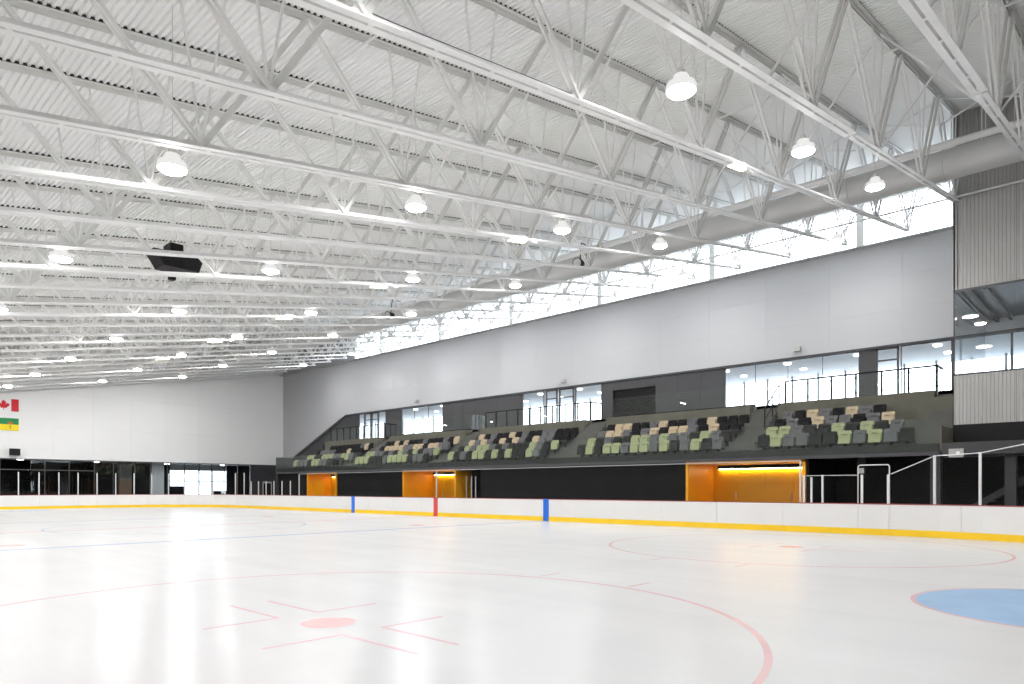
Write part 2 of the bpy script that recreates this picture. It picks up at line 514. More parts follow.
# ------------------------------------------------------------------ roof trusses
NX0, NP = 0.67 - 4.8, 4.8
bot_nodes = [NX0 + NP * i for i in range(9)]           # -4.13 ... 34.27
top_nodes = [b_ + 2.2 for b_ in bot_nodes]
XSPL = 17.7
def chord_angles(x0, x1, zf, w, gap, hgt, up, th=.016):
    m = MB()
    for s_ in (-1, 1):
        ya, yb = (gap / 2, gap / 2 + w) if s_ > 0 else (-gap / 2 - w, -gap / 2)
        # flange (flat) and vertical leg
        def seg(y0, y1, d0, d1):
            m.add([(x0, y0, zf(x0) + d0), (x1, y0, zf(x1) + d0), (x1, y1, zf(x1) + d0), (x0, y1, zf(x0) + d0),
                   (x0, y0, zf(x0) + d1), (x1, y0, zf(x1) + d1), (x1, y1, zf(x1) + d1), (x0, y1, zf(x0) + d1)],
                  [(0, 3, 2, 1), (4, 5, 6, 7), (0, 1, 5, 4), (1, 2, 6, 5), (2, 3, 7, 6), (3, 0, 4, 7)])
        if up:
            seg(ya, yb, 0, th)
            yi = ya if s_ > 0 else yb
            seg(min(yi, yi + s_ * th), max(yi, yi + s_ * th), th, hgt)
        else:
            seg(ya, yb, -th, 0)
            yi = ya if s_ > 0 else yb
            seg(min(yi, yi + s_ * th), max(yi, yi + s_ * th), -hgt, -th)
    return m
TX0, TX1 = -4.6, 34.5
truss_meshes = []
def reg(name, mb, m): truss_meshes.append((name, mb.mesh(name, m)))
reg('bottom_chord', chord_angles(TX0, XSPL, zb, .125, .05, .125, True), STEEL)
reg('bottom_chord', chord_angles(XSPL + .1, TX1, zb, .095, .05, .10, True), STEEL)
sp_ = MB()
for xx in [XSPL + .05]:
    sp_.box(xx - .35, xx + .35, -.025, .025, zb(xx) - .005, zb(xx) + .11)
reg('splice_plate', sp_, STEEL)
reg('top_chord', chord_angles(XL, XR - .05, zt, .10, .04, .11, False), STEEL2)
fill = MB()
xx = TX0 + .6
while xx < TX1:
    fill.box(xx - .04, xx + .04, -.024, .024, zb(xx) + .0, zb(xx) + .09); xx += 1.2
reg('spacer_plates', fill, STEEL)
fc = MB()  # dark strip painting in the shade inside the deck flutes
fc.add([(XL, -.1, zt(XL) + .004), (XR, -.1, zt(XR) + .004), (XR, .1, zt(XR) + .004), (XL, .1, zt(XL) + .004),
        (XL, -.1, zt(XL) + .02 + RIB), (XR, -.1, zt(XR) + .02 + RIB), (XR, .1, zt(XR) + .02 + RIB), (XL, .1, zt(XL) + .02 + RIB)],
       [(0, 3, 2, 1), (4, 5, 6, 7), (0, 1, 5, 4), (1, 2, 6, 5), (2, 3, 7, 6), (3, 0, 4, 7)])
reg('flute_shade_strip', fc, FLUTE_SHADE)
for i, bx in enumerate(bot_nodes):
    pb_ = Vector((bx, 0, zb(bx) + .07))
    big = bx < 12
    w = .115 if bx < 6 else (.105 if bx < 16 else .085)
    # rising to the right, greyer steel paints in the shade on this slope
    tx = top_nodes[i]
    if tx < XR + .6:
        tx_ = min(tx, XR - .1)
        pt = Vector((tx_, 0, zt(tx_) - .07))
        m = MB()
        if big:
            m.bar(pb_, pt, w * .95, w, (0, 1, 0))
        else:
            for s_ in (-1, 1): m.bar(pb_ + Vector((0, s_ * (w / 2 + .018), 0)), pt + Vector((0, s_ * (w / 2 + .018), 0)), .02 + w * .3, w * .8, (0, 1, 0))
        reg('diagonal', m, STEEL2)
    # rising to the left
    if i > 0:
        tx = top_nodes[i - 1]
        pt = Vector((tx, 0, zt(tx) - .07))
        m = MB()
        for s_ in (-1, 1): m.bar(pb_ + Vector((0, s_ * (w * .5 + .012), 0)), pt + Vector((0, s_ * (w * .5 + .012), 0)), w * .62, .05, (0, 1, 0))
        reg('diagonal', m, STEEL)
    for q_ in (-.45, .5):
        if bx + q_ > -4.5: reg('thin_web', MB().bar(pb_, (bx + q_, 0, zt(bx + q_) - .05), .04, .04, (0, 1, 0)), STEEL)
    gp = MB(); gp.prism([(bx - .22, zb(bx) + .02), (bx + .22, zb(bx) + .06), (bx + .12, zb(bx) + .28), (bx - .12, zb(bx) + .24)], 'xz', -.012, .012)
    reg('gusset_plate', gp, STEEL)
trusses = []
for k in range(-1, NT):
    y = TY0 + k * TP
    if k < 0: lab = 'white steel roof truss above the photographer, right of the nearest one'
    elif k == 0: lab = 'nearest white steel roof truss, crossing the top right corner'
    elif k == NT - 1: lab = 'farthest white steel roof truss, against the far white end wall'
    else: lab = 'white steel roof truss spanning the rink, %s from the nearest' % ORD[k + 1]
    T = thing('roof_truss', lab, 'truss', (0, y, 0), 0, 'roof trusses over the rink')
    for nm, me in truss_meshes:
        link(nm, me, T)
    trusses.append(T)

# bridging between neighbouring trusses
bridge_x = [12.7, 20.0, 27.1, 33.0]
bmesh_ = []
for bx in bridge_x:
    up_ = MB().bar((bx, 0.05, zb(bx) + .12), (bx, TP - .05, zt(bx) - .12), .045, .045)
    dn_ = MB().bar((bx + .06, 0.05, zt(bx) - .12), (bx + .06, TP - .05, zb(bx) + .12), .045, .045)
    if abs(bx - 27.1) < .2: 
        up_ = MB().bar((bx, 0.05, zt(bx) - 1.0), (bx, TP - .05, zt(bx) - .12), .045, .045); dn_ = MB().bar((bx + .06, 0.05, zt(bx) - .12), (bx + .06, TP - .05, zt(bx) - 1.0), .045, .045)
    bmesh_.append((up_.mesh('brace', STEEL), dn_.mesh('brace', STEEL)))
for k in range(-1, NT - 1):
    y = TY0 + k * TP
    B = thing('truss_bridging', ('thin white cross bracing between the nearest truss and the one overhead' if k < 0 else 'thin white cross bracing between the %s and %s roof trusses from near' % (ORD[k + 1], ORD[k + 2])), 'bracing', (0, y, 0), 0, 'cross bracing between the trusses')
    for a, b in bmesh_:
        link('brace', a, B); link('brace', b, B)
# long struts on the bottom chords
for xs, lab in ((29.9, 'long thin steel strut joining truss bottoms beside the clerestory'),):
    o = MB().bar((xs, YN + .1, zb(xs) + .15), (xs, TY0 + TP * (NT - 1), zb(xs) + .15), .06, .06).build('strut', STEEL)
    tag(o, lab, 'strut')

# ------------------------------------------------------------------ duct and pipe
DX, DZ, DR = 27.0, 12.42, .50
D = thing('ventilation_duct', 'big round white air duct running through the roof trusses', 'duct')
y = YN + .1; k = 0
while y < YF - .3:
    y2 = min(y + 3.0, YF - .2)
    MB().tube((DX, y, DZ), (DX, y2, DZ), DR, 28, caps=False).build('duct_section', DUCT, D)
    MB().tube((DX, y2 - .03, DZ), (DX, y2 + .03, DZ), DR + .02, 28).build('joint_ring', DUCT, D)
    y = y2
for k in range(0, NT, 2):
    y = TY0 + k * TP + 1.3
    m = MB()
    for s_ in (-1, 1): m.bar((DX + s_ * .35, y, DZ + .36), (DX + s_ * .35, y, zt(DX)), .03, .012)
    m.build('hanger_strap', STEEL, D)
P = thing('pipe', 'white round pipe running beside the big air duct', 'pipe')
MB().tube((26.35, YN + .1, 12.84), (26.35, YF - .1, 12.84), .115, 16).build('pipe_run', STEEL, P)
for k in range(0, NT, 2):
    y = TY0 + k * TP + .4
    MB().tube((26.35, y, 12.9), (26.35, y, zt(26.35)), .012, 6).build('hanger_rod', ALU, P)
    MB().tube((26.35, y - .04, 12.84), (26.35, y + .04, 12.84), .135, 16).build('pipe_clamp', ALU, P)
for i, (px_, rr) in enumerate(((9.0, .03), (21.0, .03))):
    o = MB().tube((px_, YN + .1, zt(px_) - .28), (px_, YF - .1, zt(px_) - .28), rr, 8).build('sprinkler_pipe', STEEL)
    tag(o, 'thin white sprinkler pipe under the roof deck, ' + ('left one' if i == 0 else 'right one'), 'pipe')
    for k in range(0, NT - 1, 2):
        y = TY0 + k * TP + .9
        MB().tube((px_, y, zt(px_) - .28), (px_, y, zt(px_)), .01, 6).tube((px_, y + .3, zt(px_) - .36), (px_, y + .3, zt(px_) - .28), .015, 6).build('pipe_drop', STEEL, o)

# ------------------------------------------------------------------ ceiling lamps
hous = MB().lathe([(.05, .30), (.14, .29), (.16, .17), (.27, .13), (.29, .05), (.29, -.008), (.272, -.008), (.27, .0)], 28).mesh('reflector', REFLECTOR)
lens = MB().lathe([(.06, -.078), (.15, -.065), (.22, -.038), (.262, 0.0), (.262, .02)], 28).mesh('lens', LENS)
stem = MB().tube((0, 0, .29), (0, 0, 1.9), .012, 8).mesh('stem', BLACK)
drv = MB().box(-.07, .07, -.05, .05, .28, .42).mesh('driver_box', STEEL2)
LROW = {0: 'nearest', 1: 'second', 2: 'third', 3: 'fourth', 4: 'fifth', 5: 'sixth', 6: 'seventh', 7: 'farthest'}
def lamp(x, y, lab, grp, top):
    L = thing('high_bay_lamp', lab, 'lamp', (x, y, zb(x) - .02), 0, grp)
    link('reflector', hous, L); link('lens', lens, L); link('driver_box', drv, L)
    d = zt(x) - zb(x)
    MB().tube((0, 0, .40), (0, 0, d + .02), .009, 8).build('stem', ALU, L)
    return L
for i in range(8):
    for j in range(0, 4):
        x, y = 5.37 + 6.17 * j, 6.42 + 7.8 * i
        lamp(x, y, 'round glowing ceiling lamp in the %s row, %s column from the left' % (LROW[i], ORD[j + 1]), 'round lamps over the ice', 0)
for j in range(4):  # out-of-view row, added to brighten the near ice
    lamp(5.37 + 6.17 * j, -1.38, 'unseen round lamp added to brighten near ice, behind the photographer, %s from the left' % ORD[j + 1], 'round lamps over the ice', 0)
for k, y in enumerate((10.3, 18.0, 25.6, 33.3, 40.8, 48.4, 56.0)):
    lamp(32.5, y, 'round glowing lamp over the stands before the clerestory, %s from the near end' % ORD[k + 1], 'lamps over the stands', 0)
# warm rectangular strips under bottom chords
stb = MB().box(-.42, .42, -.09, .09, .02, .07).mesh('body', STEEL)
stl = MB().box(-.39, .39, -.07, .07, 0, .022).mesh('diffuser', WARMGLOW)
for i in range(6):
    k = 2 + 3 * i
    x, y = 17.1, TY0 + k * TP
    L = thing('strip_light', 'small warm strip light under the %s roof truss from the nearest' % ORD[k + 1], 'light', (x, y, zb(x) - .072), 0, 'warm strip lights under the trusses')
    L.rotation_euler = (0, -math.atan(SL), 0)
    link('body', stb, L); link('diffuser', stl, L)

# black equipment cluster in the trusses
E_ = thing('speaker_cluster', 'black tapered speaker cluster hung up among the roof trusses', 'speaker', (9.5, 24.8, 8.6))
def frustum(x0, x1, u0, u1, z0, z1, y0, y1):
    return MB().add([(x0, y0, z0), (x1, y0, z0), (x1, y1, z0), (x0, y1, z0), (u0, y0, z1), (u1, y0, z1), (u1, y1, z1), (u0, y1, z1)],
                    [(0, 3, 2, 1), (4, 5, 6, 7), (0, 1, 5, 4), (1, 2, 6, 5), (2, 3, 7, 6), (3, 0, 4, 7)])
frustum(-.55, .62, -.88, .78, .45, .95, -.4, .4).build('cabinet', BLACK, E_)
GR = mat('speaker_grille', (0.02, 0.02, 0.022), 0.7, spec=0.1)
for a in (-.52, .06):
    MB().box(a, a + .48, -.43, -.40, .50, .90).build('grille', GR, E_)
MB().box(-.32, .12, -.3, .3, .95, 1.3).build('top_box', BLACK, E_)
m = MB()
for a in (-.6, .5): m.tube((a, 0, .9), (a, 0, zt(9.5) - 8.7), .010, 6)
m.build('hanging_rods', STEEL2, E_)
E2 = thing('security_camera', 'small black camera hanging under the black speaker cluster', 'camera', (9.35, 24.8, 8.76))
MB().box(-.10, .10, -.1, .1, -.06, .06).build('body', BLACK, E2)
MB().tube((0, 0, .06), (0, 0, .29), .02, 8).build('mount', BLACK, E2)
# horn speakers at the duct
for (x, y, z, lab) in ((25.35, 19.3, 11.85, 'black round projector mounted on the pipe, the nearer one'), (25.35, 33.6, 11.9, 'black round projector mounted on the pipe, the farther one')):
    H_ = thing('spotlight', lab, 'spotlight', (x, y, z))
    MB().tube((-.28, -.05, -.02), (.18, .05, .08), .24, 16, .15).build('barrel', BLACK, H_)
    MB().tube((-.30, -.055, -.025), (-.27, -.05, -.02), .20, 16).build('front_glass', ALU, H_)
    m = MB(); m.tube((0, 0, .2), (.1, 0, 1.0), .025, 8); m.tube((.1, 0, 1.0), (.75, 0, 1.0), .025, 8); m.build('mount', FRAME, H_)
# loose cable on the second truss
def cable(name, pts, r, m, lab, cat='cable'):
    cu = bpy.data.curves.new(name, 'CURVE'); cu.dimensions = '3D'; cu.bevel_depth = r; cu.bevel_resolution = 2
    s_ = cu.splines.new('NURBS'); s_.points.add(len(pts) - 1)
    for p, q in zip(s_.points, pts): p.co = (*q, 1)
    s_.use_endpoint_u = True; s_.order_u = 4
    cu.materials.append(m)
    o = bpy.data.objects.new(name, cu); COL.objects.link(o)
    dg = bpy.context.evaluated_depsgraph_get()
    me = bpy.data.meshes.new_from_object(o.evaluated_get(dg))
    bpy.data.objects.remove(o)
    return tag(link(name, me), lab, cat)
y2 = TY0 + 2 * TP
cable('cable', [(3.6, y2 + 1.0, zt(3.6) - .2), (4.2, y2 + .5, zt(4.2) - 1.2), (4.6, y2 + .1, zb(4.6) + .25), (6.0, y2 + .0, zb(6) + .16), (8.5, y2, zb(8.5) + .16), (11, y2, zb(11) + .16)], .007, FRAME, 'thin black cable draped over a near roof truss')

# ------------------------------------------------------------------ walls
# far (end) wall, white above, storefront below
ZH = 3.9
wf = setting('wall_far', label='white end wall above the dark storefront glazing', cat='wall')
x = XL - .2; pw = 3.0
while x < XR + .1:
    x2 = min(x + pw, XR + .15)
    zrow = [ZH, 6.6, 9.4, 12.2, 20]
    for a, b in zip(zrow, zrow[1:]):
        ta, tb = min(b, zt(x) + .1), min(b, zt(x2) + .1)
        if ta <= a + .02 and tb <= a + .02: continue
        ta, tb = max(ta, a + .01), max(tb, a + .01)
        g_ = .0025
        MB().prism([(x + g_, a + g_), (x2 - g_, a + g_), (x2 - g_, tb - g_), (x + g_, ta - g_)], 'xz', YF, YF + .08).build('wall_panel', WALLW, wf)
    x = x2
MB().prism([(XL, ZH + .01), (XR + .2, ZH + .01), (XR + .2, zt(XR) + .1), (XL, zt(XL) + .1)], 'xz', YF + .06, YF + .3).build('wall_backing', WALLSEAM, wf)
MB().box(XL, XR, YF - .03, YF + .1, ZH - .07, ZH).build('edge_trim', FRAME, wf)

# right wall: white band between concourse glazing and clerestory, with its slanted end
ZW0, ZW1, ZC1 = 8.4, 13.35, 15.5
wr = setting('wall_right', label='long white wall above the stands, below the clerestory', cat='wall')
ZD = 3.9
YD0 = 55.6
def zdiag(y): return ZW0 if y <= YD0 else ZW0 + (ZD - ZW0) * (y - YD0) / (YF - YD0)
YCE = 54.0
y = 5.35
while y < YF - .01:
    y2 = min(y + 3.3, YF)
    if y < YD0 < y2: y2 = YD0
    if y < YCE < y2: y2 = YCE
    rows = [0, ZW0, 10.05, 11.7, ZW1] + ([15.0, zt(XR) + .1] if y >= YCE - .01 else [])
    for a, b in zip(rows, rows[1:]):
        a0, a1 = max(a, zdiag(y)), max(a, zdiag(y2))
        if a0 >= b - .02 and a1 >= b - .02: continue
        a0, a1 = min(a0, b - .01), min(a1, b - .01)
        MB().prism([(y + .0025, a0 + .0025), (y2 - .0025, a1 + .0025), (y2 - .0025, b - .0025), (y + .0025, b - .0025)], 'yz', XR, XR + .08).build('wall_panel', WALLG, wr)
    y = y2
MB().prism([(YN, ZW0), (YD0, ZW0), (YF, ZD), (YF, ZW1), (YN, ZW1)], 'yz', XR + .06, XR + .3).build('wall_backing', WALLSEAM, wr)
m = MB(); m.box(XR - .05, XR + .32, YN, YD0, ZW0 - .10, ZW0)
m.bar((XR + .1, YD0, ZW0 - .05), (XR + .1, YF, ZD - .05), .3, .1, (1, 0, 0)); m.build('edge_trim', FRAME, wr)
MB().box(XR, XR + .3, YN, YCE - .01, ZC1, zt(XR) + .1).build('spandrel', STEEL2, wr)
MB().prism([(YD0 - 2.0, 0), (YF, 0), (YF, ZD - .02), (YD0, ZW0 - .05), (YD0 - 2.0, ZW0 - .05)], 'yz', XR + .12, XR + .3).build('dark_infill', DARKW, wr)

# clerestory
cw = setting('window_1', label='bright clerestory window strip along the top of the right wall', cat='window')
y = 4.0; i = 0
while y < YCE - .1:
    y2 = min(y + 1.3, YCE)
    MB().box(XR + .12, XR + .14, y + .02, y2 - .02, ZW1 + .04, ZC1).build('pane', CLERE, cw)
    MB().box(XR + .09, XR + .17, y2 - .02, y2 + .02, ZW1, ZC1).build('mullion', STEEL, cw)
    y = y2; i += 1
MB().box(XR, XR + .3, 0, YCE, ZW1, ZW1 + .04).build('sill', STEEL, cw)
MB().box(XR + .06, XR + .3, YCE, YF, ZW1, zt(XR) + .1).build('wall_backing', WALLSEAM, wr)
for k in range(6):
    y = 10.4 + 7.8 * k
    o = MB().box(XR - .42, XR - .08, y - .17, y + .17, ZW1 - .02, zt(XR - .42)).build('column', STEEL2)
    tag(o, 'pale steel column stub before the clerestory, %s from the near end' % ORD[k + 1], 'column', 'clerestory columns')
# plate under the columns so they bear on the wall
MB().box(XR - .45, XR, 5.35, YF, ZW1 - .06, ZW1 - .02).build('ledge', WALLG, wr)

# off-frame walls
wl = struct('wall_left', MB().box(XL - .3, XL, YN, YF, .9, zt(XL) + .1), WALLW, 'white left wall of the arena', 'wall')
MB().box(XL - .3, XL, YN, YF, -.03, .9).build('lower_wall', DARKW, wl)
struct('wall_near', MB().prism([(XL, -.03), (30, -.03), (30, zt(30) + .1), (XL, zt(XL) + .1)], 'xz', YN - .3, YN), DARKW, 'dark near wall behind the camera', 'wall')

# ------------------------------------------------------------------ corrugated box (press room) at the right
YBX, XB = 5.38, 30.0
bx_ = thing('cladding_box', 'projecting pale corrugated room with a big window at the right edge', 'room')
tag(bx_, kind='structure')
def corrugated(y0, y1, z0, zf, xb, name):
    m = MB(); prof = []; y = y1
    while y > y0:
        prof += [(xb, y), (xb, y - .055), (xb + .022, y - .068), (xb + .022, y - .107)]
        y -= .12
    vs = []
    for a, b in prof: vs += [(a, b, z0), (a, b, zf)]
    m.add(vs, [(2 * i, 2 * i + 1, 2 * i + 3, 2 * i + 2) for i in range(len(prof) - 1)])
    return m.build(name, CORR, bx_)
y = YBX
for k in range(6):
    y0 = y - 1.92
    corrugated(y0, y, 3.85, 5.70, XB, 'lower_cladding'); corrugated(y0, y, 8.87, zt(XB) + .05, XB, 'upper_cladding')
    y = y0
# solid backing and the side that faces down the rink
MB().box(XB + .025, XB + .25, YN, YBX - .02, 3.80, 5.70).build('lower_wall', DARKW, bx_)
MB().box(XB + .025, XB + .25, YN, YBX - .02, 8.87, zt(XB) + .05).build('upper_wall', DARKW, bx_)
MB().box(XB, XR, YBX - .02, YBX + .0, 3.82, 5.70).build('side_wall', CORR, bx_)
MB().prism([(XB, 8.87), (XR, 8.87), (XR, zt(XR)), (XB, zt(XB))], 'xz', YBX - .15, YBX + .0).build('side_wall', CORR, bx_)
MB().box(XB - .01, XR, YN, YBX + .01, 3.12, 3.85).build('black_soffit', BLACK, bx_)
MB().box(XB + .05, XR, YN, YBX - .03, 5.5, 5.68).build('room_floor', LOBFLOOR, bx_)
MB().box(XB + .05, XR, YN, YBX - .03, 8.95, 9.1).build('room_ceiling', DARKW, bx_)
m = MB()
m.box(XB, XB + .08, YN, YBX, 8.80, 8.88); m.box(XB, XB + .08, YN, YBX, 5.68, 5.74); m.box(XB, XB + .05, YBX - .05, YBX, 5.7, 8.87)
m.box(XB + .02, XR, YBX - .06, YBX, 8.80, 8.88)
m.build('window_frame', FRAME, bx_)
for k in range(6):
    y1 = YBX - .05 - k * 1.9
    MB().box(XB + .03, XB + .045, y1 - 1.88, y1, 5.74, 8.80).build('window_pane', GLASS, bx_)
MB().box(XB + .1, XR, YBX - .035, YBX - .02, 5.74, 8.80).build('window_pane', GLASS, bx_)
for yy in (4.9, 4.4):
    MB().box(XB + .1, XR, yy - .06, yy + .06, 8.78, 8.95).build('ceiling_beam', BLACK, bx_)
for i, (x, y, z) in enumerate(((30.95, 5.0, 8.0), (32.0, 4.72, 6.98))):
    L = thing('pendant_lamp', 'glowing disc lamp inside the corrugated room, %s one' % ('higher left', 'lower right')[i], 'lamp', (x, y, z))
    MB().lathe([(.10, 0), (.27, .015), (.28, .05), (.06, .1)], 20).build('shade', WHITEP, L)
    MB().lathe([(.1, -.012), (.25, 0.0), (.25, .01)], 20).build('diffuser', LOBLAMP, L)
    MB().tube((0, 0, .1), (0, 0, 8.95 - z), .006, 6).build('cord', BLACK, L)

# ------------------------------------------------------------------ upper concourse and lobby
ZF2 = 5.5
XE = 32.75
YS1 = 53.3
struct('concourse_floor', MB().box(XE - .02, 43, 5.4, YS1, ZF2 - .2, ZF2), LOBFLOOR, 'upper concourse floor behind the stands', 'floor')
lob = setting('lobby_shell', label='bright lobby behind the concourse windows', cat='room')
MB().box(XR + .3, 44, YN, YF, 8.42, 8.7).build('lobby_ceiling', LOBCEIL, lob)
MB().box(XR + .3, 44, YN, 5.4, ZF2 - .2, ZF2).build('lobby_floor', LOBFLOOR, lob)
MB().box(XR + .3, 44, YS1, YF, ZF2 - .2, ZF2).build('lobby_floor', LOBFLOOR, lob)
MB().box(43, 43.2, YN, YF, 2.0, 6.1).build('outer_low_wall', LOBCEIL, lob)
MB().box(XR + .3, 43, YF - .2, YF, 5.3, 8.5).build('end_wall', LOBCEIL, lob)
MB().box(XR + .3, 43, YN, YN + .2, 5.3, 8.5).build('end_wall', LOBCEIL, lob)
y = YN
while y < YF:
    MB().box(42.95, 43.1, y - .05, y + .05, 6.1, 8.45).build('outer_mullion', FRAME if False else LOBCEIL, lob)
    y += 1.55
for k in range(12):
    for xx in (38.2, 40.6):
        yy = 7.5 + 3.6 * k
        L = tag(MB().lathe([(.16, -.02), (.18, 0), (.18, .05)], 16, (xx, yy, 8.36)).build('disc_lamp', LOBLAMP), 'small lobby ceiling lamp, %s row from the glass, %s from near end' % ('first' if xx < 39 else 'second', ORD[k + 1]), 'lamp', 'lobby ceiling lamps')

# glazing wall on the concourse
# (kind, y0, y1): w window, d door, p dark panel, s shutter
SEG = [('w', -7, -3.2), ('w', -3.2, 0.6), ('w', .6, 4.4), ('w', 4.4, 6.62), ('w', 6.62, 8.74), ('d', 8.8, 9.83), ('p', 9.83, 10.56), ('w', 10.56, 17.66), ('p', 17.66, 22.13), ('s', 22.13, 25.29), ('p', 25.29, 26.16),
       ('w', 26.16, 28.35), ('d', 28.45, 29.75), ('d', 29.9, 30.95), ('w', 31.1, 33.18), ('p', 33.18, 41.78), ('w', 41.78, 47.24), ('p', 47.24, 49.37), ('w', 49.37, 50.5), ('d', 50.5, 51.5), ('d', 51.6, 52.6), ('w', 52.6, 53.6), ('p', 53.6, 55.6)]
wi, di = 3, 1
panel_root = setting('trim_1', label='charcoal wall panels between the concourse windows', cat='wall')
for kind, a, b in SEG:
    z0, z1 = ZF2, ZW0 - .1
    if kind in 'wd':
        if kind == 'w':
            R = setting('window_%d' % wi); wi += 1
        else:
            R = setting('door_%d' % di); di += 1
        f = MB()
        fw = .045 if kind == 'w' else .10
        for (p, q, r, s_) in ((a, a + fw, z0, z1), (b - fw, b, z0, z1), (a, b, z0, z0 + fw), (a, b, z1 - fw, z1)):
            f.box(XR + .08, XR + .18, p, q, r, s_)
        f.build('window_frame' if kind == 'w' else 'door_frame', FRAME, R)
        if kind == 'w':
            n = max(1, round((b - a) / 1.8)); st = (b - a) / n
            for i in range(n):
                MB().box(XR + .12, XR + .14, a + i * st + .02, a + (i + 1) * st - .02, z0 + .04, z1 - .04).build('pane', GLASS, R)
                if i: MB().box(XR + .11, XR + .15, a + i * st - .012, a + i * st + .012, z0 + .04, z1 - .04).build('mullion', FRAME, R)
        else:
            MB().box(XR + .12, XR + .14, a + .12, b - .12, z0 + .1, z1 - .1).build('pane', GLASS, R)
            MB().box(XR + .09, XR + .17, a + .1, b - .1, z0 + 2.15, z0 + 2.23).build('door_rail', FRAME, R)
            MB().tube((XR + .05, a + .2, z0 + .9), (XR + .05, a + .2, z0 + 1.2), .015, 8).build('handle', ALU, R)
    elif kind == 'p':
        n = max(1, round((b - a) / 1.3)); st = (b - a) / n
        for i in range(n):
            MB().box(XR + .06, XR + .28, a + i * st + .004, a + (i + 1) * st - .004, z0, z1).build('wall_panel', DARKW, panel_root)
    else:
        MB().box(XR + .06, XR + .28, a, b, z1 - .55, z1).build('wall_panel', DARKW, panel_root)
        sh = tag(MB().box(XR + .22, XR + .27, a, b, z0, z1 - .55).build('roller_shutter', DARKER), 'dark recessed concession shutter behind the glass guard', 'shutter')
        for i in range(14):
            MB().box(XR + .19, XR + .218, a + .02, b - .02, z0 + .05 + i * .16, z0 + .18 + i * .16).build('slat', DARKER, sh)
# sign or camera boxes on the white wall just above the glazing
for (y, lab) in ((13.5, 'small grey box on the white wall above the nearest windows'), (29.2, 'small grey box on the white wall above the middle doors'), (44.9, 'small grey box on the white wall above the far windows')):
    o = thing('wall_fixture', lab, 'fixture', (XR, y, 8.75))
    MB().box(-.30, -.06, -.16, .16, -.10, .12).build('housing', CORR, o); MB().box(-.06, 0, -.05, .05, -.04, .06).build('mount', FRAME, o)

# ------------------------------------------------------------------ stands
ROWX = [28.85, 29.75, 30.65, 31.55]       # seat back line of each row
TREADZ = [2.95, 3.36, 3.77, 4.19]
DARKPAN2 = mat('dark_beam_paint', (0.015, 0.015, 0.016), 0.5, spec=0.3)
st = setting('stand_terraces', label='stepped concrete terraces of the stands', cat='terrace')
TX = [28.05, 29.15, 30.05, 30.95, 32.15]
for i in range(4):
    MB().box(TX[i], TX[i + 1] + (.0 if i < 3 else .0), YBX + .05, 52.4, 2.70, TREADZ[i]).build('terrace_step', CONC2, st)
# concrete back walls with blocks and aisles
blocks = [  # y0 (near), y1 (far)
    ('nearest', 6.45, 12.85), ('second', 14.19, 22.63), ('third', 24.12, 32.95), ('fourth', 34.26, 42.77), ('farthest', 44.18, 51.9)]
for nm, a, b in blocks:
    o = MB().box(32.15, 32.70, a, b, TREADZ[3] - .2, ZF2 - .02).build('back_wall', CONC, st)
    MB().box(32.70, XE + .2, a, b, 3.6, ZF2).build('back_wall', CONC, st)
# under-slab and front beam
MB().box(28.0, 28.06, YBX + .05, 52.4, 2.78, 3.08).build('front_beam', DARKPAN2, st)
MB().box(28.0, 32.7, YBX + .05, 52.4, 2.68, 2.78).build('soffit', DARKW, st)
MB().box(32.7, XR, YBX + .05, 52.4, 2.68, 2.78).build('soffit', DARKW, st)
MB().box(28.02, 36.6, 52.4, 52.6, .0, 4.0).build('end_wall', DARKW, st)
MB().box(32.2, 36.6, 52.4, 52.6, 4.0, 5.5).build('end_wall', DARKW, st)
# near end wall of terraces under the corrugated room
MB().box(28.02, 30.2, YBX, YBX + .05, 2.78, 3.7).build('end_wall', CONC, st)
MB().box(30.2, 32.2, YBX, YBX + .05, 2.78, 3.8).build('end_wall', CONC, st)
MB().box(28.0, 30, YN, YBX, 2.65, 3.08).build('near_slab', DARKW, st)
MB().box(28.3, XR, YN, YBX, 3.0, 3.1).build('near_slab', DARKW, st)
# concrete plinth right of the nearest block
MB().box(31.4, 32.15, YBX + .05, 6.9, 4.19, 5.1).build('plinth', CONC, st)

# aisle stairs
aisles = [(5.43, 6.4, 'nearest the corrugated room'), (12.9, 14.1, 'between first and second seating blocks'), (22.7, 24.05, 'between second and third seating blocks'), (33.0, 34.2, 'between third and fourth seating blocks'), (42.85, 44.1, 'between fourth and farthest seating blocks')]
for a, b, w_ in aisles:
    A_ = thing('aisle_stair', 'concrete aisle stair %s' % w_, 'stairs', (TX[1], (a + b) / 2, TREADZ[0]))
    tag(A_, kind='structure')
    ox, oy, oz = A_.location
    for i in range(3):
        MB().box(TX[i + 1] - .3 - ox, TX[i + 1] - ox - .002, a - oy, b - oy, TREADZ[i] - oz, TREADZ[i] + .205 - oz).build('step', CONC2, A_)
    x0 = 31.05
    for i in range(7):
        z = TREADZ[3] + .187 * (i + 1)
        MB().box(x0 + .28 * i - ox, (x0 + .28 * (i + 1) if i < 6 else XE) - ox, a - oy, b - oy, TREADZ[3] - oz, z - oz).build('step', CONC2, A_)

